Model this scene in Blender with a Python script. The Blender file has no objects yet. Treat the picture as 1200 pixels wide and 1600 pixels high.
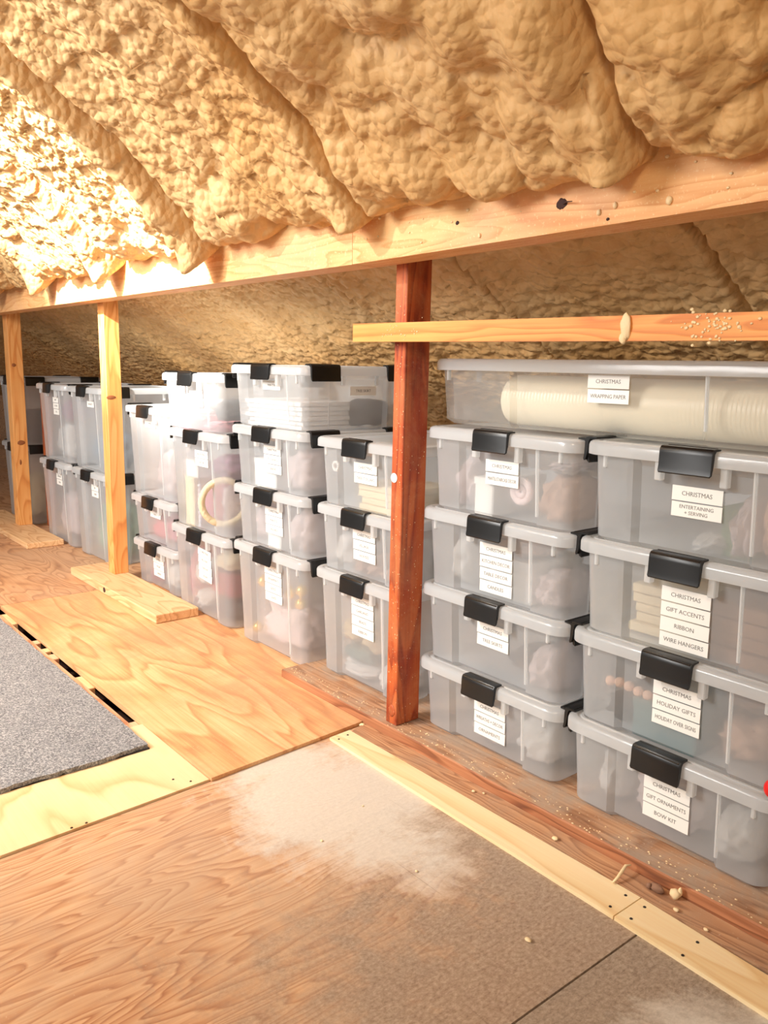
import bpy, bmesh, math, random
import numpy as np
from mathutils import Vector, Matrix, noise
random.seed(7)
C = bpy.context.scene.collection
S = bpy.context.scene
PI = math.pi

# ------------------------------------------------------------------ camera
cd = bpy.data.cameras.new('camera'); cam = bpy.data.objects.new('camera', cd); C.objects.link(cam)
cd.sensor_fit = 'VERTICAL'; cd.sensor_height = 24; cd.lens = 24*1299.03/1600; cd.clip_start = .02
r = Vector((0.6338141, 0.77332685, 0.01566124)); u = Vector((-0.14607735, 0.09979179, 0.98422711)); f = Vector((-0.75956638, 0.62610477, -0.17621498))
M = Matrix((r, u, -f)).transposed().to_4x4(); M.translation = Vector((0, 0, 1.03)); cam.matrix_world = M
S.camera = cam
# ------------------------------------------------------------------ world, light, exposure
w = bpy.data.worlds.new('world'); S.world = w; w.use_nodes = True
w.node_tree.nodes['Background'].inputs[0].default_value = (1.0, .95, .90, 1); w.node_tree.nodes['Background'].inputs[1].default_value = .34
def lamp(name, kind, loc, target, energy, color, size=.1, sy=None, spot=None, blend=.3):
    l = bpy.data.lights.new(name, kind); l.energy = energy; l.color = color
    if kind == 'AREA':
        l.size = size
        if sy: l.shape = 'RECTANGLE'; l.size_y = sy
    else: l.shadow_soft_size = size
    if spot: l.spot_size = spot; l.spot_blend = blend
    o = bpy.data.objects.new(name, l); C.objects.link(o); o.location = loc
    o.rotation_euler = (Vector(target)-Vector(loc)).to_track_quat('-Z', 'Y').to_euler(); return o
lamp('skylight_beam', 'SPOT', (-3.05, -1.0, 2.56), (-3.22, 1.05, 2.02), 2300, (1.0, .96, .88), .025, spot=math.radians(46), blend=.35)
lamp('skylight_spill', 'SPOT', (-2.80, -1.05, 2.50), (-2.9, 1.4, .7), 200, (1.0, .97, .93), .04, spot=math.radians(75), blend=.5)
lamp('added_rear_fill', 'AREA', (-2.7, -1.8, 2.0), (-2.8, 1.5, .5), 56, (1.0, .97, .94), 1.6, 1.0)  # soft fill panel added behind the camera to brighten bins and floor
bpy.data.lights['added_rear_fill'].spread = math.radians(112)
lamp('attic_bulb', 'AREA', (.15, -.25, 1.75), (-1.1, 1.5, .7), 11, (1.0, .82, .60), .3)
S.view_settings.view_transform = 'Standard'; S.view_settings.look = 'None'; S.view_settings.gamma = 1
S.view_settings.use_curve_mapping = False; S.view_settings.exposure = 0.17

# ------------------------------------------------------------------ materials
def s2l(c):
    c = c/255.; return c/12.92 if c <= .04045 else ((c+.055)/1.055)**2.4
def rgb(*c): return tuple(s2l(v) for v in c)+(1,)
class NT:
    def __init__(s, name):
        s.m = bpy.data.materials.new(name); s.m.use_nodes = True; s.t = s.m.node_tree; s.n = s.t.nodes; s.n.clear()
        s.out = s.add('ShaderNodeOutputMaterial')
    def add(s, k, **kw):
        n = s.n.new(k)
        for a, b in kw.items(): setattr(n, a, b)
        return n
    def put(s, sock, v):
        if isinstance(v, bpy.types.NodeSocket): s.t.links.new(v, sock)
        elif v is not None: sock.default_value = v
    def noise(s, vec, scale, detail=3, rough=.55, dist=0):
        n = s.add('ShaderNodeTexNoise'); s.put(n.inputs['Vector'], vec)
        for k, v in (('Scale', scale), ('Detail', detail), ('Roughness', rough), ('Distortion', dist)): n.inputs[k].default_value = v
        return n.outputs['Fac']
    def mapv(s, scale=(1, 1, 1), rot=(0, 0, 0), loc=(0, 0, 0)):
        if not hasattr(s, 'tc'): s.tc = s.add('ShaderNodeTexCoord')
        m = s.add('ShaderNodeMapping'); s.put(m.inputs['Vector'], s.tc.outputs['Object'])
        m.inputs['Scale'].default_value = scale; m.inputs['Rotation'].default_value = rot; m.inputs['Location'].default_value = loc
        return m.outputs[0]
    def math(s, op, a, b=None, c=None):
        n = s.add('ShaderNodeMath', operation=op); s.put(n.inputs[0], a)
        if b is not None: s.put(n.inputs[1], b)
        if c is not None: s.put(n.inputs[2], c)
        return n.outputs[0]
    def ramp(s, fac, pts, interp='LINEAR'):
        n = s.add('ShaderNodeValToRGB'); s.put(n.inputs[0], fac); e = n.color_ramp.elements; n.color_ramp.interpolation = interp
        while len(e) < len(pts): e.new(.5)
        for i, (p, c) in enumerate(pts):
            e[i].position = p; e[i].color = c if not isinstance(c, (int, float)) else (c, c, c, 1)
        return n.outputs[0]
    def mix(s, fac, a, b, mode='MIX'):
        n = s.add('ShaderNodeMix', data_type='RGBA', blend_type=mode); s.put(n.inputs[0], fac); s.put(n.inputs[6], a); s.put(n.inputs[7], b); return n.outputs[2]
    def bump(s, h, strength=.3, dist=.01, nrm=None):
        n = s.add('ShaderNodeBump'); n.inputs['Strength'].default_value = strength; n.inputs['Distance'].default_value = dist; s.put(n.inputs['Height'], h)
        if nrm: s.put(n.inputs['Normal'], nrm)
        return n.outputs[0]
    def bsdf(s, col, rough=.6, nrm=None, **kw):
        b = s.add('ShaderNodeBsdfPrincipled'); s.put(b.inputs['Base Color'], col); s.put(b.inputs['Roughness'], rough)
        if nrm: s.put(b.inputs['Normal'], nrm)
        for k, v in kw.items(): s.put(b.inputs[k.replace('_', ' ')], v)
        s.t.links.new(b.outputs[0], s.out.inputs[0]); return b
def plain(name, c, rough=.6, bump=None, var=0, **kw):
    t = NT(name); v = t.mapv(); col = c
    if var:
        col = t.mix(t.noise(v, 9, 4), tuple(x*(1-var) for x in c[:3])+(1,), tuple(min(1, x*(1+var)) for x in c[:3])+(1,))
    t.bsdf(col, rough, t.bump(t.noise(v, bump[0], 4), bump[1], .004) if bump else None, **kw); return t.m

def wood(name, light, mid, dark, along='x', gscale=1.0, rings=22, fine=.35, rough=.62, dust=None, dustamt=.0, stretch=7, loc=(0, 0, 0), dustscale=3, knots=0, extra=None):
    """rotary-cut / sawn timber: growth rings as contour lines of a stretched noise, fine fibre, optional grey wear"""
    t = NT(name); a, b = (1., stretch) if along == 'x' else (stretch, 1.)
    if along == 'z': sc = (stretch, stretch, 1.)
    else: sc = (a, b, stretch)
    v = t.mapv(tuple(q*gscale for q in sc), loc=loc)
    n = t.noise(v, .9, 2.5, .45, .35)
    ring = t.math('FRACT', t.math('MULTIPLY', n, rings))
    ring = t.ramp(ring, [(0, 0.), (.55, .35), (.86, 1.), (1, 0.)])
    fs = {'x': (3, 140, 140), 'y': (140, 3, 140), 'z': (140, 140, 3)}[along]
    fib = t.noise(t.mapv(fs, loc=loc), 1, 3, .6)
    big = t.noise(t.mapv((1, 1, 1), loc=loc), 2.2, 4, .6)
    col = t.ramp(t.math('ADD', t.math('MULTIPLY', ring, .75), t.math('MULTIPLY', t.math('SUBTRACT', big, .5), .9)), [(0, light), (.45, mid), (1, dark)])
    col = t.mix(fine, col, t.ramp(fib, [(.3, .25), (.7, .9)]), 'SOFT_LIGHT')
    if knots:
        vo = t.add('ShaderNodeTexVoronoi'); t.put(vo.inputs['Vector'], t.mapv((1, 2.2, 1) if along == 'x' else (2.2, 1, 1) if along == 'y' else (1, 1, .6), loc=loc)); vo.inputs['Scale'].default_value = knots
        k = t.ramp(t.math('ADD', vo.outputs['Distance'], t.math('MULTIPLY', t.math('SUBTRACT', big, .5), .12)), [(.02, 1.), (.045, .55), (.09, 0.)])
        col = t.mix(t.math('MULTIPLY', k, .8), col, (.10, .035, .012, 1))
    if dust:
        dn = t.noise(t.mapv(loc=(3, 1, 0)), dustscale, 7, .68, .4)
        dm = t.ramp(dn, [(.42, 0.), (.62, 1.)])
        sp = t.noise(t.mapv(), 150, 2, .7)
        col = t.mix(t.math('MULTIPLY', dm, dustamt), col, dust)
        col = t.mix(t.math('MULTIPLY', t.ramp(sp, [(.66, 0.), (.72, 1.)]), dustamt*.8), col, rgb(214, 196, 170))
    if extra: col = extra(t, col, big)
    t.bsdf(col, rough, t.bump(t.math('ADD', fib, t.math('MULTIPLY', ring, .4)), .25, .002)); return t.m

M_foam = None
def foam_mat():
    t = NT('spray_foam'); v = t.mapv()
    n1 = t.noise(v, 2.2, 4, .6); n2 = t.noise(v, 16, 4, .6)
    col = t.mix(t.ramp(n1, [(.3, 0.), (.7, 1.)]), rgb(206, 160, 100), rgb(230, 194, 142))
    col = t.mix(t.ramp(n2, [(.35, .45), (.62, 0.)]), col, rgb(194, 146, 88))
    a = t.noise(v, 40, 2, .5, .5)
    vo = t.add('ShaderNodeTexVoronoi', feature='SMOOTH_F1'); t.put(vo.inputs['Vector'], t.mapv((1, 1.3, 1))); vo.inputs['Scale'].default_value = 40
    vo.inputs['Smoothness'].default_value = .25
    h = t.math('ADD', t.math('MULTIPLY', a, .7), t.math('MULTIPLY', vo.outputs['Distance'], -1.3))
    geo = t.noise(v, 150, 3, .6)
    nb = t.bump(h, .6, .011); nb = t.bump(geo, .25, .002, nb)
    t.bsdf(col, .62, nb, Specular_IOR_Level=.35); return t.m
M_foam = foam_mat()
M_foamdrip = plain('foam_drip', rgb(240, 214, 168), .6, (60, .5), .1)
def beam_mat():
    """planed fir header with overspray of foam mist"""
    t = NT('header_fir'); 
    n = t.noise(t.mapv((1, 9, 9)), .9, 3, .5, .3); ring = t.ramp(t.math('FRACT', t.math('MULTIPLY', n, 16)), [(0, 0.), (.6, .35), (.9, 1.), (1, 0.)])
    fib = t.noise(t.mapv((3, 120, 120)), 1, 3)
    col = t.mix(ring, rgb(236, 182, 122), rgb(218, 150, 88)); col = t.mix(.3, col, t.ramp(fib, [(.3, .3), (.7, .85)]), 'SOFT_LIGHT')
    pk = t.ramp(t.noise(t.mapv((1, 1, 1), loc=(4, 0, 2)), 3.2, 2), [(.45, 0.), (.6, 1.)]); col = t.mix(t.math('MULTIPLY', pk, .35), col, rgb(236, 176, 142))
    fm = t.noise(t.mapv((1, 1, 2)), 4.5, 4, .6); sp = t.noise(t.mapv(), 130, 3, .7)
    gz = t.add('ShaderNodeSeparateXYZ'); t.put(gz.inputs[0], t.mapv())
    hi = t.ramp(t.math('ADD', t.math('MULTIPLY', gz.outputs[2], 6), t.math('MULTIPLY', t.math('SUBTRACT', fm, .5), 2.2)), [(.25, 0.), (.95, 1.)])
    col = t.mix(t.math('MULTIPLY', hi, .7), col, rgb(238, 204, 142))
    col = t.mix(t.ramp(sp, [(.58, 0.), (.66, .5)]), col, rgb(246, 220, 168))
    t.bsdf(col, .6, t.bump(t.math('ADD', t.math('MULTIPLY', sp, hi), t.math('MULTIPLY', fib, .2)), .5, .003)); return t.m
M_beam = beam_mat()
M_post = wood('pine_stud', rgb(240, 176, 106), rgb(230, 156, 84), rgb(206, 122, 58), 'z', 1.2, 14, .25, .55, knots=1.3)
M_redpost = wood('dark_red_stud', rgb(190, 92, 42), rgb(164, 66, 26), rgb(112, 34, 14), 'z', 1.2, 12, .35, .5, dust=rgb(205, 140, 90), dustamt=.35, dustscale=9)  # darker, redder tone than the pine studs
M_cross = wood('brace_pine', rgb(236, 160, 84), rgb(224, 140, 66), rgb(200, 112, 48), 'x', 1.2, 12, .25, .55)
M_plate = wood('old_sill', rgb(188, 144, 108), rgb(164, 118, 84), rgb(122, 80, 54), 'x', 1.6, 9, .6, .8, dust=rgb(170, 152, 134), dustamt=.75, dustscale=7)
M_plateface = wood('sill_side', rgb(178, 118, 80), rgb(150, 92, 58), rgb(102, 58, 36), 'x', 1.6, 10, .4, .65)
M_short = wood('pine_block', rgb(236, 196, 148), rgb(226, 180, 130), rgb(196, 138, 90), 'x', 1.3, 12, .25, .6)
def worn(bias): return lambda t, col, big: wornA(t, col, big, bias)
def wornA(t, col, big, bias=.0):
    sep = t.add('ShaderNodeSeparateXYZ'); t.put(sep.inputs[0], t.mapv())
    n = t.noise(t.mapv(loc=(2, 5, 0)), 4.5, 6, .7, .3); fine = t.noise(t.mapv((1.6, 1, 1)), 95, 5, .8)
    # old grey traffic wear towards the sill side, and a pale dusty patch with its own outline
    g = t.math('ADD', t.math('MULTIPLY', sep.outputs[0], 1.1), t.math('ADD', t.math('MULTIPLY', sep.outputs[1], .35), t.math('MULTIPLY', t.math('SUBTRACT', n, .5), 1.6)))
    g = t.math('ADD', g, bias); g = t.ramp(g, [(.0, 0.), (.35, 1.)]); grey = t.mix(t.ramp(fine, [(.35, 0.), (.65, 1.)]), rgb(122, 106, 90), rgb(182, 166, 148))
    col = t.mix(t.math('MULTIPLY', g, .8), col, grey)
    d = t.add('ShaderNodeVectorMath', operation='LENGTH'); t.put(d.inputs[0], t.mapv((2.7, 3.4, 0), loc=(.72, -1.70, 0)))
    m = t.math('ADD', d.outputs['Value'], t.math('MULTIPLY', t.math('SUBTRACT', n, .5), 2.4)); m = t.ramp(m, [(.55, 1.), (1.0, 0.)])
    col = t.mix(t.math('MULTIPLY', m, .85), col, t.mix(fine, rgb(184, 175, 160), rgb(234, 229, 218)))
    sc = t.noise(t.mapv((1.5, 90, 1), rot=(0, 0, .12)), 1, 2, .5); col = t.mix(t.ramp(sc, [(.70, 0.), (.74, .35)]), col, rgb(110, 84, 64))
    return col
M_plyA = wood('worn_plywood', rgb(208, 168, 130), rgb(190, 142, 102), rgb(150, 94, 62), 'y', 1.45, 23, .45, .72, dust=rgb(176, 154, 132), dustamt=.45, stretch=6.5, dustscale=3.1, extra=worn(.0))
M_plyA2 = wood('worn_plywood_grey', rgb(174, 150, 124), rgb(152, 126, 102), rgb(120, 94, 72), 'y', 1.5, 12, .45, .75, dust=rgb(158, 146, 130), dustamt=.4, stretch=6, dustscale=5.6, extra=worn(1.3))
M_plyB = wood('golden_plywood', rgb(234, 184, 132), rgb(220, 162, 108), rgb(182, 116, 72), 'x', 1.0, 9, .5, .62, dust=rgb(190, 140, 100), dustamt=.6, stretch=5.2, loc=(1.3, .2, 0), knots=2.0)
M_plyE = wood('far_plywood', rgb(206, 160, 120), rgb(186, 138, 98), rgb(138, 90, 58), 'x', 1.5, 18, .35, .66, dust=rgb(190, 158, 130), dustamt=.4, stretch=3.4, loc=(5, 2, 0))
M_plyC = wood('fresh_plywood', rgb(242, 212, 166), rgb(236, 202, 152), rgb(214, 166, 110), 'x', 1.3, 7, .15, .5, stretch=2.6, loc=(2, 7, 0))
M_strip = wood('fresh_pine_strip', rgb(248, 224, 178), rgb(243, 214, 162), rgb(228, 184, 124), 'x', 1.1, 6, .2, .5, stretch=6)
M_brown = wood('brown_board', rgb(196, 148, 108), rgb(168, 118, 82), rgb(122, 76, 50), 'x', 1.6, 18, .5, .75, dust=rgb(176, 148, 122), dustamt=.5, dustscale=6)
M_pink = wood('pink_board', rgb(234, 186, 150), rgb(222, 164, 126), rgb(186, 118, 82), 'x', 1.4, 12, .3, .65)
M_sub = plain('dark_subfloor', rgb(70, 42, 26), .9, None, .2)
M_nail = plain('nail_head', rgb(52, 42, 36), .4, Metallic=.6)
M_knot2 = plain('brown_knot', rgb(150, 88, 48), .7, (60, .4), .35)
M_knot = plain('dark_knot', rgb(58, 34, 28), .8, (80, .5), .4)
def carpet_mat():
    t = NT('grey_carpet'); v = t.mapv(); n = t.noise(v, 190, 3, .9); n2 = t.noise(v, 12, 3); n3 = t.noise(v, 420, 2, .6)
    col = t.ramp(t.math('ADD', n, t.math('MULTIPLY', t.math('SUBTRACT', n2, .5), .05)), [(.36, rgb(106, 106, 110)), (.5, rgb(160, 161, 164)), (.64, rgb(222, 222, 222))])
    t.bsdf(col, .95, t.bump(t.math('ADD', n, n3), .9, .006), Specular_IOR_Level=.1); return t.m
M_carpet = carpet_mat(); M_carpetback = plain('carpet_backing', rgb(48, 44, 42), .95)

def poly(name, tint, fog, rough=.22):
    """milky translucent polypropylene"""
    t = NT(name); v = t.mapv()
    tr = t.add('ShaderNodeBsdfTransparent'); tr.inputs[0].default_value = (.95, .955, .96, 1)
    df = t.add('ShaderNodeBsdfDiffuse'); df.inputs[0].default_value = tint
    tl = t.add('ShaderNodeBsdfTranslucent'); tl.inputs[0].default_value = tint
    m1 = t.add('ShaderNodeMixShader'); m1.inputs[0].default_value = .5; t.put(m1.inputs[1], df.outputs[0]); t.put(m1.inputs[2], tl.outputs[0])
    m2 = t.add('ShaderNodeMixShader'); m2.inputs[0].default_value = fog; t.put(m2.inputs[1], tr.outputs[0]); t.put(m2.inputs[2], m1.outputs[0])
    gl = t.add('ShaderNodeBsdfGlossy'); gl.inputs[0].default_value = (1, 1, 1, 1); gl.inputs['Roughness'].default_value = rough
    fr = t.add('ShaderNodeFresnel'); fr.inputs[0].default_value = 1.42
    nb = t.bump(t.noise(v, 14, 2), .12, .01); t.put(gl.inputs['Normal'], nb)
    fr2 = t.math('MINIMUM', t.math('MULTIPLY', fr.outputs[0], 1.0), .28)
    m3 = t.add('ShaderNodeMixShader'); t.put(m3.inputs[0], fr2); t.put(m3.inputs[1], m2.outputs[0]); t.put(m3.inputs[2], gl.outputs[0])
    t.t.links.new(m3.outputs[0], t.out.inputs[0]); return t.m
M_tub = poly('clear_tub_plastic', rgb(242, 245, 247), .43)
M_clear = poly('very_clear_tub_plastic', rgb(240, 242, 240), .28)
M_lid = poly('clear_lid_plastic', rgb(240, 244, 246), .72, .18)
M_rib = poly('clear_rib_plastic', rgb(244, 246, 246), .75, .2)
M_latch = plain('black_latch_plastic', rgb(9, 9, 9), .36)
M_label = plain('white_label', rgb(240, 238, 232), .55)
M_ink = plain('grey_label_print', rgb(128, 124, 120), .6)
def tissue(name, c, amt=.6):
    t = NT(name); v = t.mapv(); n = t.noise(v, 9, 4, .6, .8); t.bsdf(t.mix(n, tuple(x*.82 for x in c[:3])+(1,), c), .7, t.bump(t.noise(v, 26, 3, .6, 1.5), amt, .012)); return t.m
K = dict(pinkwhite=tissue('pale_pink_tissue', rgb(240, 220, 218)), white=tissue('white_tissue', rgb(244, 240, 236)), pink=tissue('pink_fabric', rgb(232, 140, 150)),
         red=tissue('crimson_fabric', rgb(176, 44, 66)), peach=tissue('peach_wrap', rgb(240, 196, 170)), cream=tissue('cream_fabric', rgb(236, 216, 178)),
         grey=tissue('dark_grey_fabric', rgb(92, 88, 90)), teal=tissue('teal_card', rgb(92, 122, 122), .1), green=tissue('green_fabric', rgb(112, 140, 96)),
         mauve=tissue('mauve_fabric', rgb(168, 112, 140)), paleg=tissue('pale_green_fabric', rgb(172, 204, 182)), brown=tissue('brown_card', rgb(150, 112, 88), .1),
         box=tissue('white_card', rgb(240, 236, 230), .08), blue=tissue('blue_grey_card', rgb(150, 164, 176), .1))
M_gold = plain('gold_ball_foil', rgb(240, 206, 110), .25, Metallic=.8)
M_pearl = plain('pale_bead', rgb(226, 226, 232), .25)
M_red = plain('bright_red_plastic', rgb(226, 20, 26), .3)
def roll_mat():
    t = NT('ribbed_cream_roll'); wv = t.add('ShaderNodeTexWave', wave_type='BANDS', bands_direction='X'); t.put(wv.inputs['Vector'], t.mapv()); wv.inputs['Scale'].default_value = 32
    t.bsdf(rgb(246, 232, 202), .3, t.bump(wv.outputs['Fac'], .42, .002)); return t.m
M_roll = roll_mat()

# ------------------------------------------------------------------ mesh helpers
def link(name, me, mats, parent=None, smooth=False):
    o = bpy.data.objects.new(name, me); C.objects.link(o)
    for m in (mats if isinstance(mats, (list, tuple)) else [mats]):
        if m.name not in [x.name for x in me.materials]: me.materials.append(m)
    if parent: o.parent = parent
    return o
def mesh(bm, smooth=False, ang=None, name='mesh'):
    bmesh.ops.recalc_face_normals(bm, faces=bm.faces)
    for fc in bm.faces: fc.smooth = smooth
    if ang is not None:
        for e in bm.edges:
            if len(e.link_faces) == 2 and e.calc_face_angle(0) > ang: e.smooth = False
    me = bpy.data.meshes.new(name); bm.to_mesh(me); bm.free(); return me
def box(bm, x0, x1, y0, y1, z0, z1, bev=0, seg=1):
    v = [bm.verts.new(p) for p in ((x0, y0, z0), (x1, y0, z0), (x1, y1, z0), (x0, y1, z0), (x0, y0, z1), (x1, y0, z1), (x1, y1, z1), (x0, y1, z1))]
    fs = [bm.faces.new([v[i] for i in q]) for q in ((0, 3, 2, 1), (4, 5, 6, 7), (0, 1, 5, 4), (1, 2, 6, 5), (2, 3, 7, 6), (3, 0, 4, 7))]
    if bev: 
        es = list({e for q in fs for e in q.edges}); bmesh.ops.bevel(bm, geom=es, offset=bev, segments=seg, affect='EDGES', profile=.6)
    return v
def prism(bm, pts, z0, z1):
    a = [bm.verts.new((x, y, z0)) for x, y in pts]; b = [bm.verts.new((x, y, z1)) for x, y in pts]; n = len(pts)
    bm.faces.new(a[::-1]); bm.faces.new(b)
    for i in range(n): bm.faces.new((a[i], a[(i+1) % n], b[(i+1) % n], b[i]))
def loft(bm, loops, cap0=False, cap1=False, closed=True):
    L = [[bm.verts.new(p) for p in lp] for lp in loops]; n = len(L[0])
    for A, B in zip(L, L[1:]):
        for i in range(n if closed else n-1): bm.faces.new((A[i], A[(i+1) % n], B[(i+1) % n], B[i]))
    if cap0: bm.faces.new(L[0][::-1])
    if cap1: bm.faces.new(L[-1])
    return L
def tube(bm, pts, rad, seg=8):
    L = []
    for i, p in enumerate(pts):
        p = Vector(p); d = (Vector(pts[min(i+1, len(pts)-1)])-Vector(pts[max(i-1, 0)])).normalized()
        a = d.orthogonal().normalized() if i == 0 else (pa-d*pa.dot(d)).normalized(); pa = a; b = d.cross(a)
        rr = rad[i] if isinstance(rad, (list, tuple)) else rad
        L.append([p+(a*math.cos(2*PI*k/seg)+b*math.sin(2*PI*k/seg))*rr for k in range(seg)])
    loft(bm, L, True, True)
def tag(o, label=None, cat=None, group=None, kind=None):
    if label: o['label'] = label
    if cat: o['category'] = cat
    if group: o['group'] = group
    if kind: o['kind'] = kind
    return o
def solid(name, fn, mat, origin, label=None, cat=None, group=None, kind=None, parent=None, smooth=False, ang=None, rz=0):
    bm = bmesh.new(); fn(bm); bmesh.ops.translate(bm, vec=-Vector(origin), verts=bm.verts)
    o = link(name, mesh(bm, smooth, ang), mat, parent); o.location = origin; o.rotation_euler.z = rz
    return tag(o, label, cat, group, kind)

# ------------------------------------------------------------------ foam-sprayed roof slope (structure)
def hsh(ix, iy, seed):
    n = (ix.astype(np.int64)*374761393+iy.astype(np.int64)*668265263+seed*974711) & 0x7fffffff
    n = ((n ^ (n >> 13))*1274126177) & 0x7fffffff; n = n ^ (n >> 16); return (n & 0xffff)/65535.
def vn(x, y, seed=0):
    ix = np.floor(x); iy = np.floor(y); fx = x-ix; fy = y-iy; fx = fx*fx*(3-2*fx); fy = fy*fy*(3-2*fy)
    a = hsh(ix, iy, seed); b = hsh(ix+1, iy, seed); c = hsh(ix, iy+1, seed); d = hsh(ix+1, iy+1, seed)
    return (a*(1-fx)+b*fx)*(1-fy)+(c*(1-fx)+d*fx)*fy
def fbm(x, y, seed=0, o=4):
    v = 0; a = .5
    for i in range(o): v = v+a*vn(x*2**i, y*2**i, seed+i*7); a *= .5
    return v/(1-.5**o)
def dome(x, y, seed, jit=.9, hv=.5):
    ix = np.floor(x); iy = np.floor(y); best = np.zeros_like(x)
    for dx in (-1, 0, 1):
        for dy in (-1, 0, 1):
            cx = ix+dx; cy = iy+dy
            px = cx+.5+(hsh(cx, cy, seed)-.5)*jit; py = cy+.5+(hsh(cx, cy, seed+1)-.5)*jit; hh = 1-hv*hsh(cx, cy, seed+2)
            d2 = ((x-px)**2+(y-py)**2)/.62; best = np.maximum(best, hh*np.sqrt(np.clip(1-d2, 0, 1)))
    return best
def scales(x, y, seed, ang=0.):
    ix = np.floor(x); iy = np.floor(y); bd = np.full_like(x, 9.); bh = np.zeros_like(x)
    for dx in (-1, 0, 1):
        for dy in (-1, 0, 1):
            cx = ix+dx; cy = iy+dy; px = cx+.5+(hsh(cx, cy, seed)-.5)*.9; py = cy+.5+(hsh(cx, cy, seed+1)-.5)*.9
            a = ang+(hsh(cx, cy, seed+3)-.5)*1.2; ex = x-px; ey = y-py; d2 = ex*ex+ey*ey
            h = .5+.75*(ex*np.cos(a)+ey*np.sin(a))-.45*d2+.3*hsh(cx, cy, seed+2)
            m = d2 < bd; bd = np.where(m, d2, bd); bh = np.where(m, h, bh)
    return bh
SL = .6; Y0 = 1.335; Z0 = 1.46; NL = math.hypot(1, SL)
def spaced(a, b, fn):
    o = [a]
    while o[-1] < b: o.append(o[-1]+fn(o[-1]))
    return np.array(o)
def foam():
    xs = spaced(-10.5, 1.3, lambda x: .0085 if x > -3.2 else .0085+min((-3.2-x)*.007, .03))
    ys = spaced(-.9, 2.75, lambda y: .0075 if y > .45 else .0075+(.45-y)*.02)
    X, Y = np.meshgrid(xs, ys, indexing='ij'); T = (Y-Y0)*NL
    front = 1/(1+np.exp((Y-1.37)/.012))            # 1 on the room side of the header, 0 behind it
    wx = X+.05*(fbm(X*3, T*3, 50)-.5)+.02*(fbm(X*14, T*14, 52)-.5); wt = T+.05*(fbm(X*3, T*3, 60)-.5)+.02*(fbm(X*14, T*14, 62)-.5)
    right = np.clip((X+1.75)/.25, 0, 1)
    big = dome(wx/.15, wt/.17, 3)*.070+dome(wx/.075, wt/.085, 9)*.036
    mid = dome(wx/.045, wt/.036, 15)*.012+scales(wx/.03, wt/.026, 21, 1.2)*.005
    leftd = (fbm(X*5, T*1.6, 33)-.5)*.07+scales(wx/.052, wt/.060, 41, 2.2)*.015+dome(wx/.03, wt/.03, 43)*.006
    D = right*(big+mid*.7)+(1-right)*(leftd+.02)
    # bulges crowding against the header
    nb = np.exp(-((Y-1.30)/.13)**2)
    D += front*nb*(.022+.055*(dome(wx/.13, wt/.13, 71))+.03*(fbm(X*5, T*5, 77)-.3))
    D += front*(1-right)*np.clip((Y-.85)/.3, 0, 1)*(dome(wx/.17, wt/.2, 81)*.035+dome(wx/.06, wt/.07, 83)*.016)
    # rafter ridges with a crease down their right side
    for i, xr in enumerate((-.10, -.885, -1.645, -2.42, -3.2, -3.98, -4.76, -5.54, -6.3, -7.1)):
        wob = .018*(fbm(T*2+3, T*0+xr*3, 90+i, 3)-.5)*2
        dxr = X-(xr+wob)
        hgt = .018 if i != 3 else .045
        ridge = np.where(dxr < 0, np.exp(-(np.minimum(dxr+.045, 0)/.055)**2), np.exp(-(dxr/.014)**2))
        D += front*ridge*hgt*(.75+.5*fbm(T*4, X*3, 95+i, 2)) - front*np.exp(-((dxr-.020)/.014)**2)*.055
        knob = np.exp(-((dxr+.05)/.05)**2-((Y-1.32)/.03)**2); D += front*knob*.05
    # behind the header: flatter foam with narrow creases where the bare rafter sides show
    back = (fbm(X*3, T*3, 120)-.5)*.05+scales(wx/.05, wt/.04, 121, 2.)*.016+dome(wx/.024, wt/.02, 125)*.007+.008
    for i, xr in enumerate((-.15, -.93, -1.6, -2.2, -2.85, -3.47, -4.2, -5.0, -5.8, -6.6)):
        dxr = X-xr; back = back-np.exp(-((dxr+.012)/.016)**2)*.065+np.where((dxr > 0), np.exp(-(dxr/.022)**2)*.034, 0)+np.exp(-((dxr-.06)/.04)**2)*.012
    D = front*D+(1-front)*back
    D -= .01
    Z = Z0-SL*(Y-Y0)
    nx = 0; ny = -SL/NL; nz = -1/NL
    P = np.stack([X, Y+ny*D, Z+nz*D], -1).reshape(-1, 3); a, b = X.shape
    idx = np.arange(a*b).reshape(a, b); F = np.stack([idx[:-1, :-1], idx[:-1, 1:], idx[1:, 1:], idx[1:, :-1]], -1).reshape(-1, 4)
    me = bpy.data.meshes.new('ceiling'); me.vertices.add(len(P)); me.vertices.foreach_set('co', P.ravel().astype(np.float32))
    me.loops.add(F.size); me.loops.foreach_set('vertex_index', F.ravel().astype(np.int32)); me.polygons.add(len(F))
    me.polygons.foreach_set('loop_start', np.arange(0, F.size, 4, dtype=np.int32)); me.polygons.foreach_set('loop_total', np.full(len(F), 4, dtype=np.int32))
    me.update(calc_edges=True); me.validate(); me.polygons.foreach_set('use_smooth', np.ones(len(F), dtype=bool))
    o = link('ceiling', me, M_foam); tag(o, kind='structure'); return o
foam()
# ------------------------------------------------------------------ floor, far end wall (structure)
solid('floor', lambda b: box(b, -10.5, 1.4, -1.2, 3.9, -.14, -.10), M_sub, (0, 0, -.12), kind='structure')
solid('wall_left', lambda b: box(b, -10.6, -10.5, -1.2, 3.9, -.14, 3.2), M_brown, (-10.55, 1, 0), kind='structure')

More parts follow.
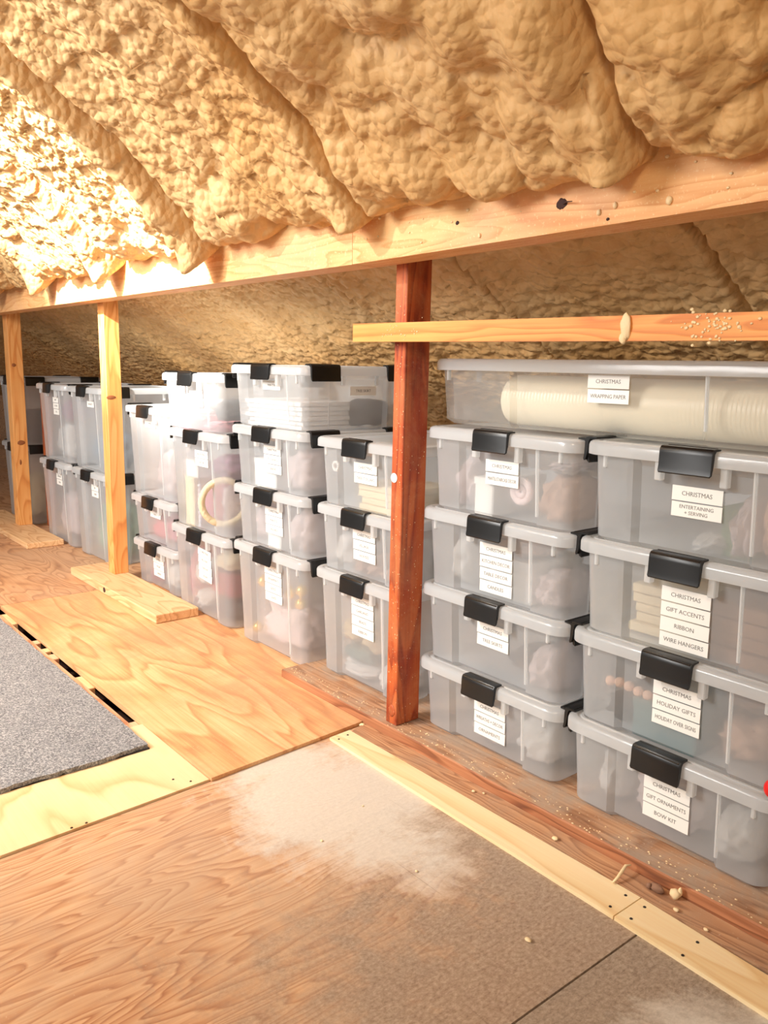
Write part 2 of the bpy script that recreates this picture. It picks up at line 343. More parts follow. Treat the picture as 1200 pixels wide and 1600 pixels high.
# ------------------------------------------------------------------ floor sheets (each could be lifted out)
G = 'loose sheets of plywood laid as attic floor'
solid('plywood_sheet', lambda b: prism(b, [(-.757, -1.1), (-.757, 1.236), (-.757, 1.40), (-1.775, 1.40), (-1.769, 1.30), (-1.716, .393), (-1.64, -1.1)], -.018, 0), M_plyA, (-1.2, .6, 0),
      'large worn brown plywood sheet with dusty grey patch in the foreground', 'plywood', G)
solid('plywood_sheet', lambda b: prism(b, [(1.3, -1.1), (1.3, 1.40), (-.753, 1.40), (-.753, -1.1)], -.018, 0), M_plyA2, (0, .6, 0),
      'grey scuffed plywood sheet filling the bottom right corner of the floor, past the thin seam', 'plywood', G)
solid('plywood_sheet', lambda b: prism(b, [(-3.588, .895), (-1.742, .895), (-1.778, 1.397), (-2.20, 1.397), (-2.22, 2.6), (-3.588, 2.6)], -.008, .010), M_plyB, (-2.7, 1.2, 0),
      'golden orange plywood sheet in the middle of the floor running under the short wood block', 'plywood', G)
solid('plywood_sheet', lambda b: prism(b, [(-10.4, .86), (-3.592, .86), (-3.592, 2.6), (-10.4, 2.6)], -.008, .010), M_plyE, (-5, 1.2, 0),
      'far plywood sheet with bold wavy grain under the leftmost post', 'plywood', G)
def plyc(b): prism(b, [(-1.645, -1.1), (-1.720, .393), (-1.747, .891), (-2.15, .891), (-2.15, -1.1)], -.012, .006)
pc = solid('plywood_sheet', plyc, M_plyC, (-1.9, .4, 0), 'pale yellow new plywood strip between grey carpet and worn brown floor', 'plywood', G)
def nail(parent, x, y, z, r_=.0032):
    bm = bmesh.new(); bmesh.ops.create_cone(bm, cap_ends=True, segments=12, radius1=r_, radius2=r_*.8, depth=.0012)
    o = link('nail', mesh(bm), M_nail, parent); o.location = (x-parent.location.x, y-parent.location.y, z-parent.location.z+.0006); return o
for x, y in ((-1.735, .581), (-1.735, .548), (-1.765, .85), (-1.80, .82)): nail(pc, x, y, .006)
# side board and slit beside the carpet
solid('floor_board', lambda b: prism(b, [(-6.5, .78), (-2.155, .79), (-2.155, .868), (-6.5, .862)], -.018, .001), M_pink, (-3, .83, 0), 'narrow pinkish board between the grey carpet and the dark slit in the floor', 'board')
for i, (a, b_) in enumerate(((-3.50, -3.345), (-3.10, -3.062), (-2.985, -2.945), (-2.915, -2.86), (-2.64, -2.52), (-2.205, -2.152))):
    solid('spacer_block', lambda b: box(b, a, b_, .8695, .8935, -.09, -.003-.002*(i % 2), .002), M_pink if i % 2 else M_short, ((a+b_)/2, .882, -.05),
          ['pinkish block plugging the far end of the dark floor slit', 'thin wood spacer, second from the far end of the floor slit', 'small wood spacer near the middle of the floor slit, left of two close together',
           'wood spacer near the middle of the floor slit, right of two close together', 'longer wood spacer splitting the two near openings of the floor slit', 'orange wood block closing the near end of the floor slit beside pale plywood'][i], 'wood block', 'spacer blocks in the floor slit')
# carpet
def carp(b):
    pts = []
    rnd = random.Random(3)
    for i in range(90): y = -.6+i*(.84+.6)/89; pts.append((-1.972-.02*max(0, y)/.84+rnd.uniform(-.0025, .0025)+.003*math.sin(y*21), y))
    for i in range(90): x = -2.0-i*3.2/89; pts.append((x-.005, .841-.006*i/89+rnd.uniform(-.002, .002)))
    pts += [(-5.3, -.6)]
    prism(b, pts, .0065, .019)
car = solid('carpet_piece', carp, M_carpet, (-2.6, .4, 0), 'flat piece of speckled grey carpet with a frayed edge lying on the floor at left', 'carpet')
def backing(b):
    prism(b, [(-1.969, -.6), (-1.99, .843), (-5.3, .838), (-5.3, -.6)], .0062, .0085)
solid('carpet_backing', backing, M_carpetback, (-2.6, .4, 0), parent=None)
bk = bpy.data.objects['carpet_backing']; bk.parent = car; bk.location = (0, 0, 0)
# pale strips
s1 = solid('wood_strip', lambda b: prism(b, [(-1.752, 1.262), (-.808, 1.243), (-.808, 1.333), (-1.757, 1.334)], .0003, .008), M_strip, (-1.3, 1.29, 0), 'long pale new wood strip laid along the sill, starting at the middle of the floor', 'wood strip', 'pale wood strips in front of the sill')
s2 = solid('wood_strip', lambda b: prism(b, [(-.8055, 1.243), (.5, 1.20), (.5, 1.275), (-.8055, 1.333)], .0003, .008), M_strip, (-.3, 1.26, 0), 'pale wood strip continuing past the butt joint into the bottom right corner', 'wood strip', 'pale wood strips in front of the sill')
for x, y in ((-.83, 1.315), (-.828, 1.262), (-1.728, 1.276), (-1.734, 1.311)): nail(s1, x, y, .008)
for x, y in ((-.786, 1.313), (-.782, 1.263), (-.669, 1.302), (-.667, 1.25)): nail(s2, x, y, .008)
solid('floor_board', lambda b: prism(b, [(-1.75, 1.3385), (-.95, 1.3385), (-.6, 1.335), (.5, 1.31), (.5, 1.398), (-1.77, 1.398)], .0003, .007), M_brown, (-1.2, 1.37, 0), 'narrow dirty brown board squeezed between the pale strips and the sill', 'board')
# sill plates
def plate_main(b): box(b, -2.215, .6, 1.3985, 1.503, .0, .035, .003)
pl = solid('sill_plate', plate_main, [M_plate, M_plateface], (-1.2, 1.45, 0), 'long old brown sill board under the dark red post and the near bins', 'sill board', 'sill boards under the posts')
for p in pl.data.polygons:
    if p.normal.y < -.7 : p.material_index = 1
solid('floor_board', lambda b: box(b, -2.21, .6, 1.506, 2.6, .012, .034), M_plate, (-1, 2, 0), 'wide orange brown deck board behind the sill, showing between the two nearest stacks', 'board')
solid('sill_plate', lambda b: box(b, -3.93, -2.973, 1.303, 1.487, .0105, .047, .003), M_short, (-3.4, 1.4, .01), 'short pale pine block under the orange post left of middle', 'sill board', 'sill boards under the posts')
solid('sill_plate', lambda b: box(b, -5.75, -4.60, 1.30, 1.497, .0105, .042, .003), M_short, (-5.1, 1.4, .01), 'short pale pine block under the leftmost orange post', 'sill board', 'sill boards under the posts')
def knotdisc(parent, loc, nrm, rx, rz, mat=None):
    bm = bmesh.new(); bmesh.ops.create_uvsphere(bm, u_segments=16, v_segments=8, radius=1)
    for v in bm.verts: v.co = Vector((v.co.x*rx, v.co.y*.0025, v.co.z*rz))*(1+.25*noise.noise(v.co*2.3))
    o = link('knot', mesh(bm, True), mat or M_knot, parent); o.location = Vector(loc)-parent.location
    if nrm == 'z': o.rotation_euler.x = PI/2
    if nrm == 'x': o.rotation_euler.z = PI/2
    return o
sp = bpy.data.objects['sill_plate.001']; knotdisc(sp, (-3.505, 1.303, .03), 'y', .014, .012)

# ------------------------------------------------------------------ header beams
def tilted(b, x0, x1, y0, y1, z0, z1, za, zb):
    v = box(b, x0, x1, y0, y1, z0, z1)
    for q in v: q.co.z += za+(zb-za)*(q.co.x-x0)/(x1-x0)
def beam_left(b): tilted(b, -9.5, -1.752, 1.326, 1.412, 0, .175, 1.258, 1.276)
def beam_right(b): tilted(b, -1.748, .9, 1.324, 1.412, 0, .175, 1.276, 1.310)
B1 = solid('header_beam', beam_left, M_beam, (-3.5, 1.37, 1.28), 'long header beam with foam drips on the left, its near end at the splice above middle', 'beam', 'spliced header beams carrying the roof edge')
B2 = solid('header_beam', beam_right, M_beam, (-.8, 1.37, 1.28), 'near header beam with dark knot, right of the splice', 'beam', 'spliced header beams carrying the roof edge')
for x, z, a in ((-1.084, 1.337, .014), (-1.37, 1.334, .006), (-1.142, 1.412, .004), (-.975, 1.296, .004)): knotdisc(B2, (x, 1.3245, z), 'y', a, a*.75)
bm = bmesh.new(); tube(bm, [(0, 0, 0), (.012, -.006, .001), (.03, -.012, -.001)], [.0016, .0014, .0008], 6); t_ = link('splinter', mesh(bm, True), M_knot, B2); t_.location = Vector((-1.078, 1.322, 1.336))-B2.location
# foam nubs stuck to the beam face
rn = random.Random(12)
def blob(bm, c, rx, ry, rz, seed=0, sub=2, amp=.25):
    q = bmesh.ops.create_icosphere(bm, subdivisions=sub, radius=1)['verts']
    for v in q:
        k = 1+amp*noise.noise(v.co*1.7+Vector((seed*3.1, seed, 0))); v.co = Vector((v.co.x*rx, v.co.y*ry, v.co.z*rz))*k+Vector(c)
def nubs(b):
    for i in range(46):
        x = rn.uniform(-1.7, -.2); z = rn.uniform(1.30, 1.42)+.012*(x+1.7); s = rn.uniform(.0015, .004); blob(b, (x-0, 1.3235, z), s*1.3, s, s, i, 1)
    for x, z, s in ((-1.01, 1.372, .011), (-.995, 1.362, .008), (-.85, 1.312, .008), (-.96, 1.318, .006), (-.995, 1.31, .006), (-1.3, 1.30, .005)): blob(b, (x, 1.3225, z), s*.8, s*.6, s, x*9, 2)
nb_ = solid('foam_spatter', nubs, M_foamdrip, (-.8, 1.37, 1.28), parent=B2, smooth=True); nb_.location = (0, 0, 0); nb_['kind'] = 'stuff'

# ------------------------------------------------------------------ posts
def post(name, x0, x1, y0, y1, z0, z1, lean, mat, label):
    def fn(b):
        box(b, x0, x1, y0, y1, z0, z1, .002)
        for v in b.verts: v.co.x += lean*(v.co.z-z0)
    return solid(name, fn, mat, ((x0+x1)/2, (y0+y1)/2, z0), label, 'post', 'studs standing between sill and header')
P3 = post('wooden_post', -1.695, -1.650, 1.4155, 1.4995, .0355, 1.36, .009, M_redpost, 'dark red-brown post in the middle of the picture, behind the crossboard')
P2 = post('wooden_post', -3.738, -3.672, 1.4155, 1.485, .0475, 1.36, 0, M_post, 'light orange post on the short pale block, left of middle')
P1 = post('wooden_post', -5.215, -5.135, 1.4155, 1.492, .0425, 1.36, 0, M_post, 'leftmost light orange post near the left edge')
knotdisc(P1, (-5.135, 1.455, .535), 'x', .022, .014, M_knot2); knotdisc(P1, (-5.135, 1.445, .42), 'x', .006, .016, M_knot2); knotdisc(P1, (-5.135, 1.44, .985), 'x', .012, .010, M_knot2)
knotdisc(P2, (-3.672, 1.435, .86), 'x', .022, .009, M_knot2); knotdisc(P3, (-1.669, 1.4155, .075), 'y', .013, .018, M_redpost)
post('wooden_post', -5.21, -5.14, 1.60, 1.64, .012, .885, 0, M_redpost, 'dark reddish stud far back behind the leftmost post')
# crossboard nailed over the red post
def cross(b): tilted(b, -1.812, .4, 1.376, 1.4125, 0, .047, 1.085, 1.069)
CB = solid('cross_board', cross, M_cross, (-1.2, 1.39, 1.1), 'orange horizontal board nailed across the dark red post above the near bins', 'board')
bm = bmesh.new(); blob(bm, (0, 0, 0), .011, .006, .026, 3, 3, .3); blob(bm, (-.004, -.001, -.02), .008, .005, .012, 5, 2)
d_ = link('foam_drip', mesh(bm, True), M_foamdrip, CB); d_.location = Vector((-.957, 1.374, 1.104))-CB.location
def spat(b):
    q = random.Random(5)
    for i in range(70): s = q.uniform(.001, .003); blob(b, (q.gauss(-.78, .035), 1.3755, 1.105+q.gauss(0, .014)), s*1.5, s*.6, s*1.2, i, 1)
    for i in range(30): s = q.uniform(.0008, .002); blob(b, (q.gauss(-1.62, .05), 1.3755, 1.11+q.gauss(0, .012)), s*1.3, s*.6, s*1.2, i, 1)
sf = solid('foam_spatter', spat, M_foamdrip, (-1.2, 1.39, 1.1), parent=CB, smooth=True); sf.location = (0, 0, 0); sf['kind'] = 'stuff'
def spat2(b):
    q = random.Random(8)
    for i in range(90): s = q.uniform(.0006, .0017); z = q.uniform(.06, 1.2); blob(b, (q.uniform(-1.688, -1.65)+.009*z, 1.4152, z), s, s*.5, s*1.4, i, 1)
    for i in range(60): s = q.uniform(.0006, .0016); z = q.uniform(.06, .8); blob(b, (-1.6498+.009*z, q.uniform(1.42, 1.495), z), s*.5, s, s*1.3, i, 1)
sf = solid('foam_spatter', spat2, M_foamdrip, P3.location, parent=P3, smooth=True); sf.location = (0, 0, 0); sf['kind'] = 'stuff'
def dot(b):
    bmesh.ops.create_cone(b, cap_ends=True, segments=28, radius1=.013, radius2=.013, depth=.0016, matrix=Matrix.Translation((-1.676, 1.4143, .73)) @ Matrix.Rotation(PI/2, 4, 'X'))
    bmesh.ops.bevel(b, geom=b.edges[:], offset=.0005, segments=1, affect='EDGES')
solid('round_sticker', dot, M_label, (-1.676, 1.4143, .73), 'small round white sticker on the left edge of the dark red post', 'sticker')

# ------------------------------------------------------------------ storage bins
def rrect(w_, d_, r_, n=6, front=0, rec=0, rw=.0):
    """rounded rectangle, counter-clockwise from front-left, origin at front centre (y=0 front). rec: recess depth in the front and side faces"""
    P = []
    def arc(cx, cy, a0):
        for i in range(n+1):
            a = a0+(PI/2)*i/n; P.append((cx+r_*math.cos(a), cy+r_*math.sin(a)))
    def rc(pa, pb, nx, ny):  # recessed panel between pa and pb along an edge
        for t, k in ((.0, 0), (.0, 1)): pass
    arc(-w_/2+r_, r_, PI)
    if rec: P += [(-rw-.012, 0), (-rw, rec), (rw, rec), (rw+.012, 0)]
    arc(w_/2-r_, r_, 1.5*PI)
    if rec:
        m = d_/2; sw = min(rw, d_*.26); P += [(w_/2, m-sw-.012), (w_/2-rec, m-sw), (w_/2-rec, m+sw), (w_/2, m+sw+.012)]
    arc(w_/2-r_, d_-r_, 0)
    if rec: P += [(rw+.012, d_), (rw, d_-rec), (-rw, d_-rec), (-rw-.012, d_)]
    arc(-w_/2+r_, d_-r_, PI/2)
    if rec: P += [(-w_/2, m+sw+.012), (-w_/2+rec, m+sw), (-w_/2+rec, m-sw), (-w_/2, m-sw-.012)]
    return P
cache = {}
def tub_mesh(W, D_, H_):
    k = ('t', W, D_, H_)
    if k in cache: return cache[k]
    bm = bmesh.new(); L = []
    taper = .006+.016*H_
    for i in range(9):
        t = i/8; z = .004+(H_-.024)*t; ins = .016+taper*(1-t)
        if i == 0: ins += .012; z = 0
        if i == 1: z = .012
        rec = .014*(1 if t < .97 else 0)
        L.append([(x, y+ins, z) for x, y in rrect(W-2*ins, D_-2*ins, .035, 5, rec=max(rec, .0004), rw=W*.235)])
    loft(bm, L, True, False)
    # rim flange
    L0 = L[-1]; 
    o2 = [(x, y+.012, H_-.020) for x, y in rrect(W-.024, D_-.024, .05, 5, rec=.0004, rw=W*.235)]
    o3 = [(x, y+.012, H_-.012) for x, y in rrect(W-.024, D_-.024, .05, 5, rec=.0004, rw=W*.235)]
    loft(bm, [L0, o2, o3])
    nmain = len(bm.faces)
    f0 = .016
    for x in (() if W > .9 else (-.070, .070)): box(bm, x-.008, x+.008, f0-.006, f0+.010, H_-.068, H_-.026, .002)
    for x in (-W/2+.055, W/2-.055): box(bm, x-.004, x+.004, f0-.004, f0+.006, H_-.056, H_-.026, .0015)
    for q in (-1, 1):
        for y in (.17, D_-.17): box(bm, q*(W/2-f0)-.005, q*(W/2-f0)+.005, y-.006, y+.006, H_-.062, H_-.026, .0015)
    for x in (W*.235+.008,): tube(bm, [(x, f0+taper*(1-q)+.003, .03+(H_-.06)*q) for q in (0, .25, .5, .75, 1)], .0042, 6)
    bm.faces.ensure_lookup_table()
    for fc in bm.faces[nmain:]: fc.material_index = 1
    bmesh.ops.remove_doubles(bm, verts=bm.verts, dist=.0001)
    cache[k] = mesh(bm, True, math.radians(28)); return cache[k]
def lid_mesh(W, D_):
    k = ('l', W, D_)
    if k in cache: return cache[k]
    bm = bmesh.new()
    prof = [(.003, -.030), (0., -.029), (.0, -.010), (.002, -.004), (.006, -.0012), (.010, 0.), (.016, 0.), (.0185, -.0035), (.022, -.0035), (.0245, -.0005), (.029, -.0005), (.034, -.007), (.05, -.0085), (.075, -.0085), (.08, -.0065), (.12, -.0065)]
    L = [[(x, y+i, z) for x, y in rrect(W-2*i, D_-2*i, max(.045-i*.5, .012), 7)] for i, z in prof]
    loft(bm, L, False, True)
    cache[k] = mesh(bm, True, math.radians(40)); return cache[k]
def latch_mesh(Lw=.118):
    k = ('k', Lw)
    if k in cache: return cache[k]
    # side profile (y outward negative, z) extruded along x
    pr = [(.020, .0022), (.020, .0050), (.002, .0062), (-.006, .0050), (-.0098, .0005), (-.0112, -.008), (-.0118, -.034), (-.0138, -.0455), (-.0125, -.048), (-.008, -.046), (-.004, -.030), (-.0015, -.004), (.003, .0015)]
    bm = bmesh.new(); L = []
    for x, s in ((-Lw/2, .95), (-Lw/2+.0015, 1), (Lw/2-.0015, 1), (Lw/2, .95)):
        cy = -.002; cz = -.012
        L.append([(x, cy+(y-cy)*s, cz+(z-cz)*s) for y, z in pr])
    loft(bm, L, True, True)
    # raised ridge across the front, stop block under the end
    tube(bm, [(-Lw/2+.003, -.0088, .0020), (Lw/2-.003, -.0088, .0020)], .0018, 6)
    tube(bm, [(-Lw/2+.004, .014, .0052), (Lw/2-.004, .014, .0052)], .0014, 6)
    cache[k] = mesh(bm, True, math.radians(35)); return cache[k]
def label_mesh(text, wd=.108, ht=.0295):
    k = ('b', text, wd, ht)
    if k in cache: return cache[k]
    bm = bmesh.new(); box(bm, -wd/2, wd/2, -.0009, .0, -ht, 0)
    me = mesh(bm); me.materials.append(M_label); me.materials.append(M_ink)
    if text:
        lines = text.split('|'); bm = bmesh.new(); bm.from_mesh(me)
        for i, ln in enumerate(lines):
            cu = bpy.data.curves.new('t', 'FONT'); cu.body = ln; cu.align_x = 'CENTER'; cu.align_y = 'CENTER'; cu.size = .0125 if len(lines) == 1 else .0105; cu.resolution_u = 2
            cu.extrude = .0002
            to = bpy.data.objects.new('t', cu); C.objects.link(to); dg = bpy.context.evaluated_depsgraph_get()
            tm = bpy.data.meshes.new_from_object(to.evaluated_get(dg)); bpy.data.objects.remove(to)
            xs_ = [v.co.x for v in tm.vertices]; wdt = max(xs_)-min(xs_); sx = min(1., (wd*.86)/wdt)
            b2 = bmesh.new(); b2.from_mesh(tm)
            zc = -ht/2 if len(lines) == 1 else -ht*(.3+.4*i)
            for v in b2.verts: v.co = Vector((v.co.x*sx, -.0011+v.co.z*-1, zc+v.co.y))
            tm2 = bpy.data.meshes.new('x'); b2.to_mesh(tm2); b2.free(); n0 = len(bm.faces); bm.from_mesh(tm2); bm.faces.ensure_lookup_table()
            for fc in bm.faces[n0:]: fc.material_index = 1
        bm.to_mesh(me); bm.free()
    cache[k] = me; return me
BINS = {}
def make_bin(key, xc, yf, z0, W, D_, H_, label, texts, rz=0., lx=.0, ltop=.062, sidelabel=None, tilt=0, group='clear latching storage bins stacked under the roof', lw=.112, lb=.108, center_latch=True, clear=False, sides=(1, -1)):
    root = bpy.data.objects.new('storage_bin', None); C.objects.link(root); root.location = (xc, yf, z0); root.rotation_euler.z = rz
    root.empty_display_size = .1; tag(root, label, 'storage bin', group)
    link('tub', tub_mesh(W, D_, H_), [M_clear if clear else M_tub, M_rib], root)
    l = link('lid', lid_mesh(W, D_), M_lid, root); l.location.z = H_
    if center_latch:
        k = link('latch', latch_mesh(lw), M_latch, root); k.location.z = H_
    for s in sides:
        for y in (.085, D_-.085):
            k = link('latch', latch_mesh(lw), M_latch, root); k.location = (s*W/2, y, H_); k.rotation_euler.z = s*PI/2
    tp = .006+.016*H_
    for i, tx in enumerate(texts):
        zt = H_-ltop-i*.0325; q = (H_-zt)/H_
        o = link('label_sticker', label_mesh(tx, lb), [M_label, M_ink], root)
        yy = .016+tp*(1-(zt-.015)/H_)+.0105
        o.location = (lx, yy, zt); o.rotation_euler = (0, tilt, 0)
    if sidelabel:
        o = link('label_sticker', label_mesh(sidelabel, lb), [M_label, M_ink], root); o.rotation_euler.z = PI/2
        o.location = (W/2-.016-tp*.3+.001, .255, H_-.065)
    BINS[key] = (xc, yf, z0, W, D_, H_, tp, rz); return root

# contents -----------------------------------------------------------------
def crumple(seed, fold=.16):
    k = ('c', seed)
    if k in cache: return cache[k]
    bm = bmesh.new(); bmesh.ops.create_icosphere(bm, subdivisions=4, radius=1)
    o = Vector((seed*7.3, seed*1.9, seed*4.1))
    for v in bm.verts:
        n = v.co.copy()
        p = 3.2; m = (abs(n.x)**p+abs(n.y)**p+abs(n.z)**p)**(1/p); n = n/m
        d = 0
        for sc, am in ((1.6, .22), (3.4, .13), (7, .06)):
            d += am*(1-2*abs(noise.noise(v.co*sc+o)))-am*.6
        v.co = n*(1+d)
    lim = [max(abs(v.co[i]) for v in bm.verts) for i in range(3)]
    for v in bm.verts: v.co = Vector(v.co[i]/lim[i] for i in range(3))
    cache[k] = mesh(bm, True); return cache[k]
cn = [0]
def into(key, x0, x1, z0, z1, y0=.0, dy=.2):
    """box inside bin `key`: x from the bin centre, z above the tub floor, y0 gap behind the front wall"""
    X, Y, Z, W, D_, H_, tp, rz = BINS[key]; yb = .016+tp+.018
    return X+(x0+x1)/2, Y+yb+y0+dy/2, Z+.004+(z0+z1)/2, (x1-x0)/2, dy/2, (z1-z0)/2
def bundle(key, mat, x0, x1, z0, z1, label, name='wrapped_bundle', cat='bundle', y0=0., dy=.2, group=None):
    cn[0] += 1; x, y, z, a, b, c = into(key, x0, x1, z0, z1, y0, dy)
    o = link(name, crumple(cn[0] % 7), K[mat]) if False else None
    me = crumple(cn[0] % 7).copy(); o = link(name, me, K[mat]); o.location = (x, y, z); o.scale = (a, b, c); return tag(o, label, cat, group)
def cbox(key, mat, x0, x1, z0, z1, label, name='card_box', cat='box', y0=0., dy=.2, group=None):
    x, y, z, a, b, c = into(key, x0, x1, z0, z1, y0, dy); bm = bmesh.new(); box(bm, -a, a, -b, b, -c, c, .003)
    # overlapping lid edge
    box(bm, -a-.0015, a+.0015, -b-.0015, b+.0015, c-.018, c+.001, .001)
    o = link(name, mesh(bm), K[mat]); o.location = (x, y, z); return tag(o, label, cat, group)
def ring(key, mat, x, z, R_, r_, label, name='ring', cat='decoration', y0=0., face=0, group=None):
    X, Y, Z, a, b, c = into(key, x-R_, x+R_, z-R_, z+R_, y0, 2*r_); bm = bmesh.new()
    n = 36; L = []
    for i in range(n):
        t = 2*PI*i/n; L.append([((R_+r_*math.cos(s))*math.cos(t), r_*math.sin(s), (R_+r_*math.cos(s))*math.sin(t)) for s in [2*PI*j/10 for j in range(10)]])
    loft(bm, L+[L[0]]); bmesh.ops.remove_doubles(bm, verts=bm.verts, dist=1e-5)
    o = link(name, mesh(bm, True), mat if not isinstance(mat, str) else K[mat]); o.location = (X, Y, Z); o.rotation_euler.z = face; return tag(o, label, cat, group)
def ball(key, x, z, R_, label, y0=0., mat=None, name='bauble', cat='ornament', group=None):
    X, Y, Z, a, b, c = into(key, x-R_, x+R_, z-R_, z+R_, y0, 2*R_); bm = bmesh.new(); bmesh.ops.create_uvsphere(bm, u_segments=24, v_segments=14, radius=R_)
    bmesh.ops.create_cone(bm, cap_ends=True, segments=12, radius1=R_*.2, radius2=R_*.16, depth=R_*.3, matrix=Matrix.Translation((0, 0, R_*1.05)))
    o = link(name, mesh(bm, True, .8), mat or M_gold); o.location = (X, Y, Z); return tag(o, label, cat, group)
def fold_stack(key, mat, x0, x1, z0, z1, n, label, name='folded_cloth', cat='cloth', y0=0., dy=.2, group=None):
    x, y, z, a, b, c = into(key, x0, x1, z0, z1, y0, dy); bm = bmesh.new(); q = random.Random(n+int(x*100))
    for i in range(n):
        za = -c+2*c*i/n; zb = -c+2*c*(i+1)/n-.001; e = q.uniform(0, .012); box(bm, -a+e, a-q.uniform(0, .012), -b+e, b, za, zb, min(.004, (zb-za)*.4), 2)
    o = link(name, mesh(bm, True, .9), K[mat]); o.location = (x, y, z); return tag(o, label, cat, group)
def beads(key, x0, x1, z0, z1, label, vertical=True, y0=0., mat=None, R_=.009):
    x, y, z, a, b, c = into(key, x0, x1, z0, z1, y0, .02); bm = bmesh.new(); n = int(2*(c if vertical else a)/(R_*2))
    for i in range(n):
        p = (0.003*math.sin(i), 0, -c+R_+i*2*R_) if vertical else (-a+R_+i*2*R_, 0, .004*math.sin(i*1.3))
        bmesh.ops.create_icosphere(bm, subdivisions=2, radius=R_, matrix=Matrix.Translation(p))
    tube(bm, [(0, 0, -c), (0, 0, c)] if vertical else [(-a, 0, 0), (a, 0, 0)], .0015, 5)
    o = link('bead_garland', mesh(bm, True), mat or M_pearl); o.location = (x, y, z); return tag(o, label, 'garland')

SW = .510; SD = .50
CH = 'CHRISTMAS'
# nearest right-hand stack
xR, yR = -.868, 1.462
RB = [('R4', .035, .209, 'lowest bin of the rightmost stack, pinkish bundles inside, three label strips', ['CHRISTMAS', 'GIFT ORNAMENTS', 'BOW KIT'], .070),
      ('R3', .244, .209, 'second bin up in the rightmost stack, pink beads and teal card inside', [CH, 'HOLIDAY GIFTS', 'HOLIDAY OVER SIGNS'], .066),
      ('R2', .453, .209, 'third bin up in the rightmost stack, labelled gift accents, ribbon and wire hangers', [CH, 'GIFT ACCENTS', 'RIBBON', 'WIRE HANGERS'], .070),
      ('R1', .662, .213, 'top bin of the rightmost stack, labelled entertaining and serving', [CH, 'ENTERTAINING|+ SERVING'], .075)]
for i, (k, z, h, lb, tx, lt) in enumerate(RB): make_bin(k, xR+.004*(i-1), yR+(.003 if i % 2 else 0), z+(-.006 if i else .0), SW, SD, h+(.006 if i else 0), lb, tx, rz=(-.006, .004, .0, -.003)[i], lx=.008, ltop=lt)
xL, yL = -1.386, 1.468
LB = [('L4', .035, .203, 'lowest bin right of the dark red post, white wrapped bundle inside at right', [CH, 'WREATHS + DECOR', 'ORNAMENTS'], .067),
      ('L3', .238, .208, 'second bin up right of the dark red post, two label strips', [CH, 'TREE SKIRTS'], .065),
      ('L2', .446, .210, 'third bin up right of dark red post, four label strips and copper ribbon', [CH, 'KITCHEN DECOR', 'TABLE DECOR', 'CANDLES'], .066),
      ('L1', .656, .214, 'top bin right of dark red post, pink bundles and rosette inside, under wrapping bin', [CH, 'MANTEL/STAIRCASE DECOR'], .070)]
for i, (k, z, h, lb, tx, lt) in enumerate(LB): make_bin(k, xL+(0, -.004, .0, .004)[i], yL+(0, .004, 0, .005)[i], z+(-.006 if i else 0), .504, SD, h+(.006 if i else 0), lb, tx, sides=(1,), rz=(.0, -.008, .003, -.004)[i], lx=.008, ltop=lt)
# long wrapping-paper bin across both stacks
make_bin('W', -1.128, 1.515, .8765, 1.056, .34, .168, 'long flat bin holding a cream paper roll, lying across the two nearest stacks', [CH, 'WRAPPING PAPER'], lx=.018, ltop=.032, center_latch=False, clear=True, sides=(1,), rz=-.002)
# stack left of the red post
xM, yM = -1.938, 1.482
MB = [('M3', .035, .349, 'tall bottom bin just left of dark red post, cream trims inside, on sill end', [CH, 'GARLAND', 'BEADS', 'RIBBON'], .060),
      ('M2', .384, .208, 'middle bin just left of the dark red post, pale bundles and peach pieces inside', [CH, 'VILLAGE', 'HOUSES'], .060),
      ('M1', .592, .211, 'top bin just left of the dark red post, pale cream stack inside', [CH, 'TREE COLLARS'], .066)]
for i, (k, z, h, lb, tx, lt) in enumerate(MB): make_bin(k, xM+.003*i, yM, z+(-.006 if i else 0), .45, SD, h+(.006 if i else 0), lb, tx, sides=(), rz=(.0, -.006, .004)[i], lx=.008, ltop=lt)
xD, yD = -2.423, 1.462
DB = [('D4', .0105, .377, 'tall bottom bin with gold baubles and a big pink tissue bundle', [CH, 'ORNAMENTS', 'GOLD', 'GLASS'], .060),
      ('D3', .3875, .209, 'second bin up in the stack with the gold baubles, two white bundles inside', [CH, 'MANTEL', 'FIGURES'], .060),
      ('D2', .5965, .212, 'third bin up above the gold baubles, crumpled pinkish tissue at right', [CH, 'STOCKINGS', 'LINENS'], .060),
      ('D1', .8085, .209, 'topmost bin of the stack above the gold baubles, stickers on front and side', ['WINTER'], .052)]
for i, (k, z, h, lb, tx, lt) in enumerate(DB): make_bin(k, xD+(.0, 0, 0, -.006)[i], yD+(0, .004, 0, .004)[i], z+(-.006 if i else 0), SW-.030, SD-.02, h+(.006 if i else 0), lb, tx, rz=(.0, .004, -.004, 0)[i], lx=.012, ltop=lt, sidelabel='TREE SKIRT' if k == 'D1' else None)
xE, yE = -2.955, 1.466
EB = [('E3', .0105, .357, 'tall bottom bin with crimson cloth and white paper inside', [CH, 'PILLOWS', 'THROWS', 'BOWS'], .075),
      ('E2', .3675, .392, 'tall middle bin with pink contents and bead garland', ['VALENTINES', 'DECOR'], .075),
      ('E1', .7595, .220, 'top bin with pink box and dark ring inside, above the bead garland bin', ['EASTER', 'SPRING'], .066)]
for i, (k, z, h, lb, tx, lt) in enumerate(EB): make_bin(k, xE+(.008, .0, -.035)[i], yE, z+(-.006 if i else 0), .488, SD, h+(.006 if i else 0), lb, tx, rz=(.0, -.005, .01)[i], lx=.02, ltop=lt, tilt=(.08, 0, 0)[i])
xF, yF = -3.455, 1.500
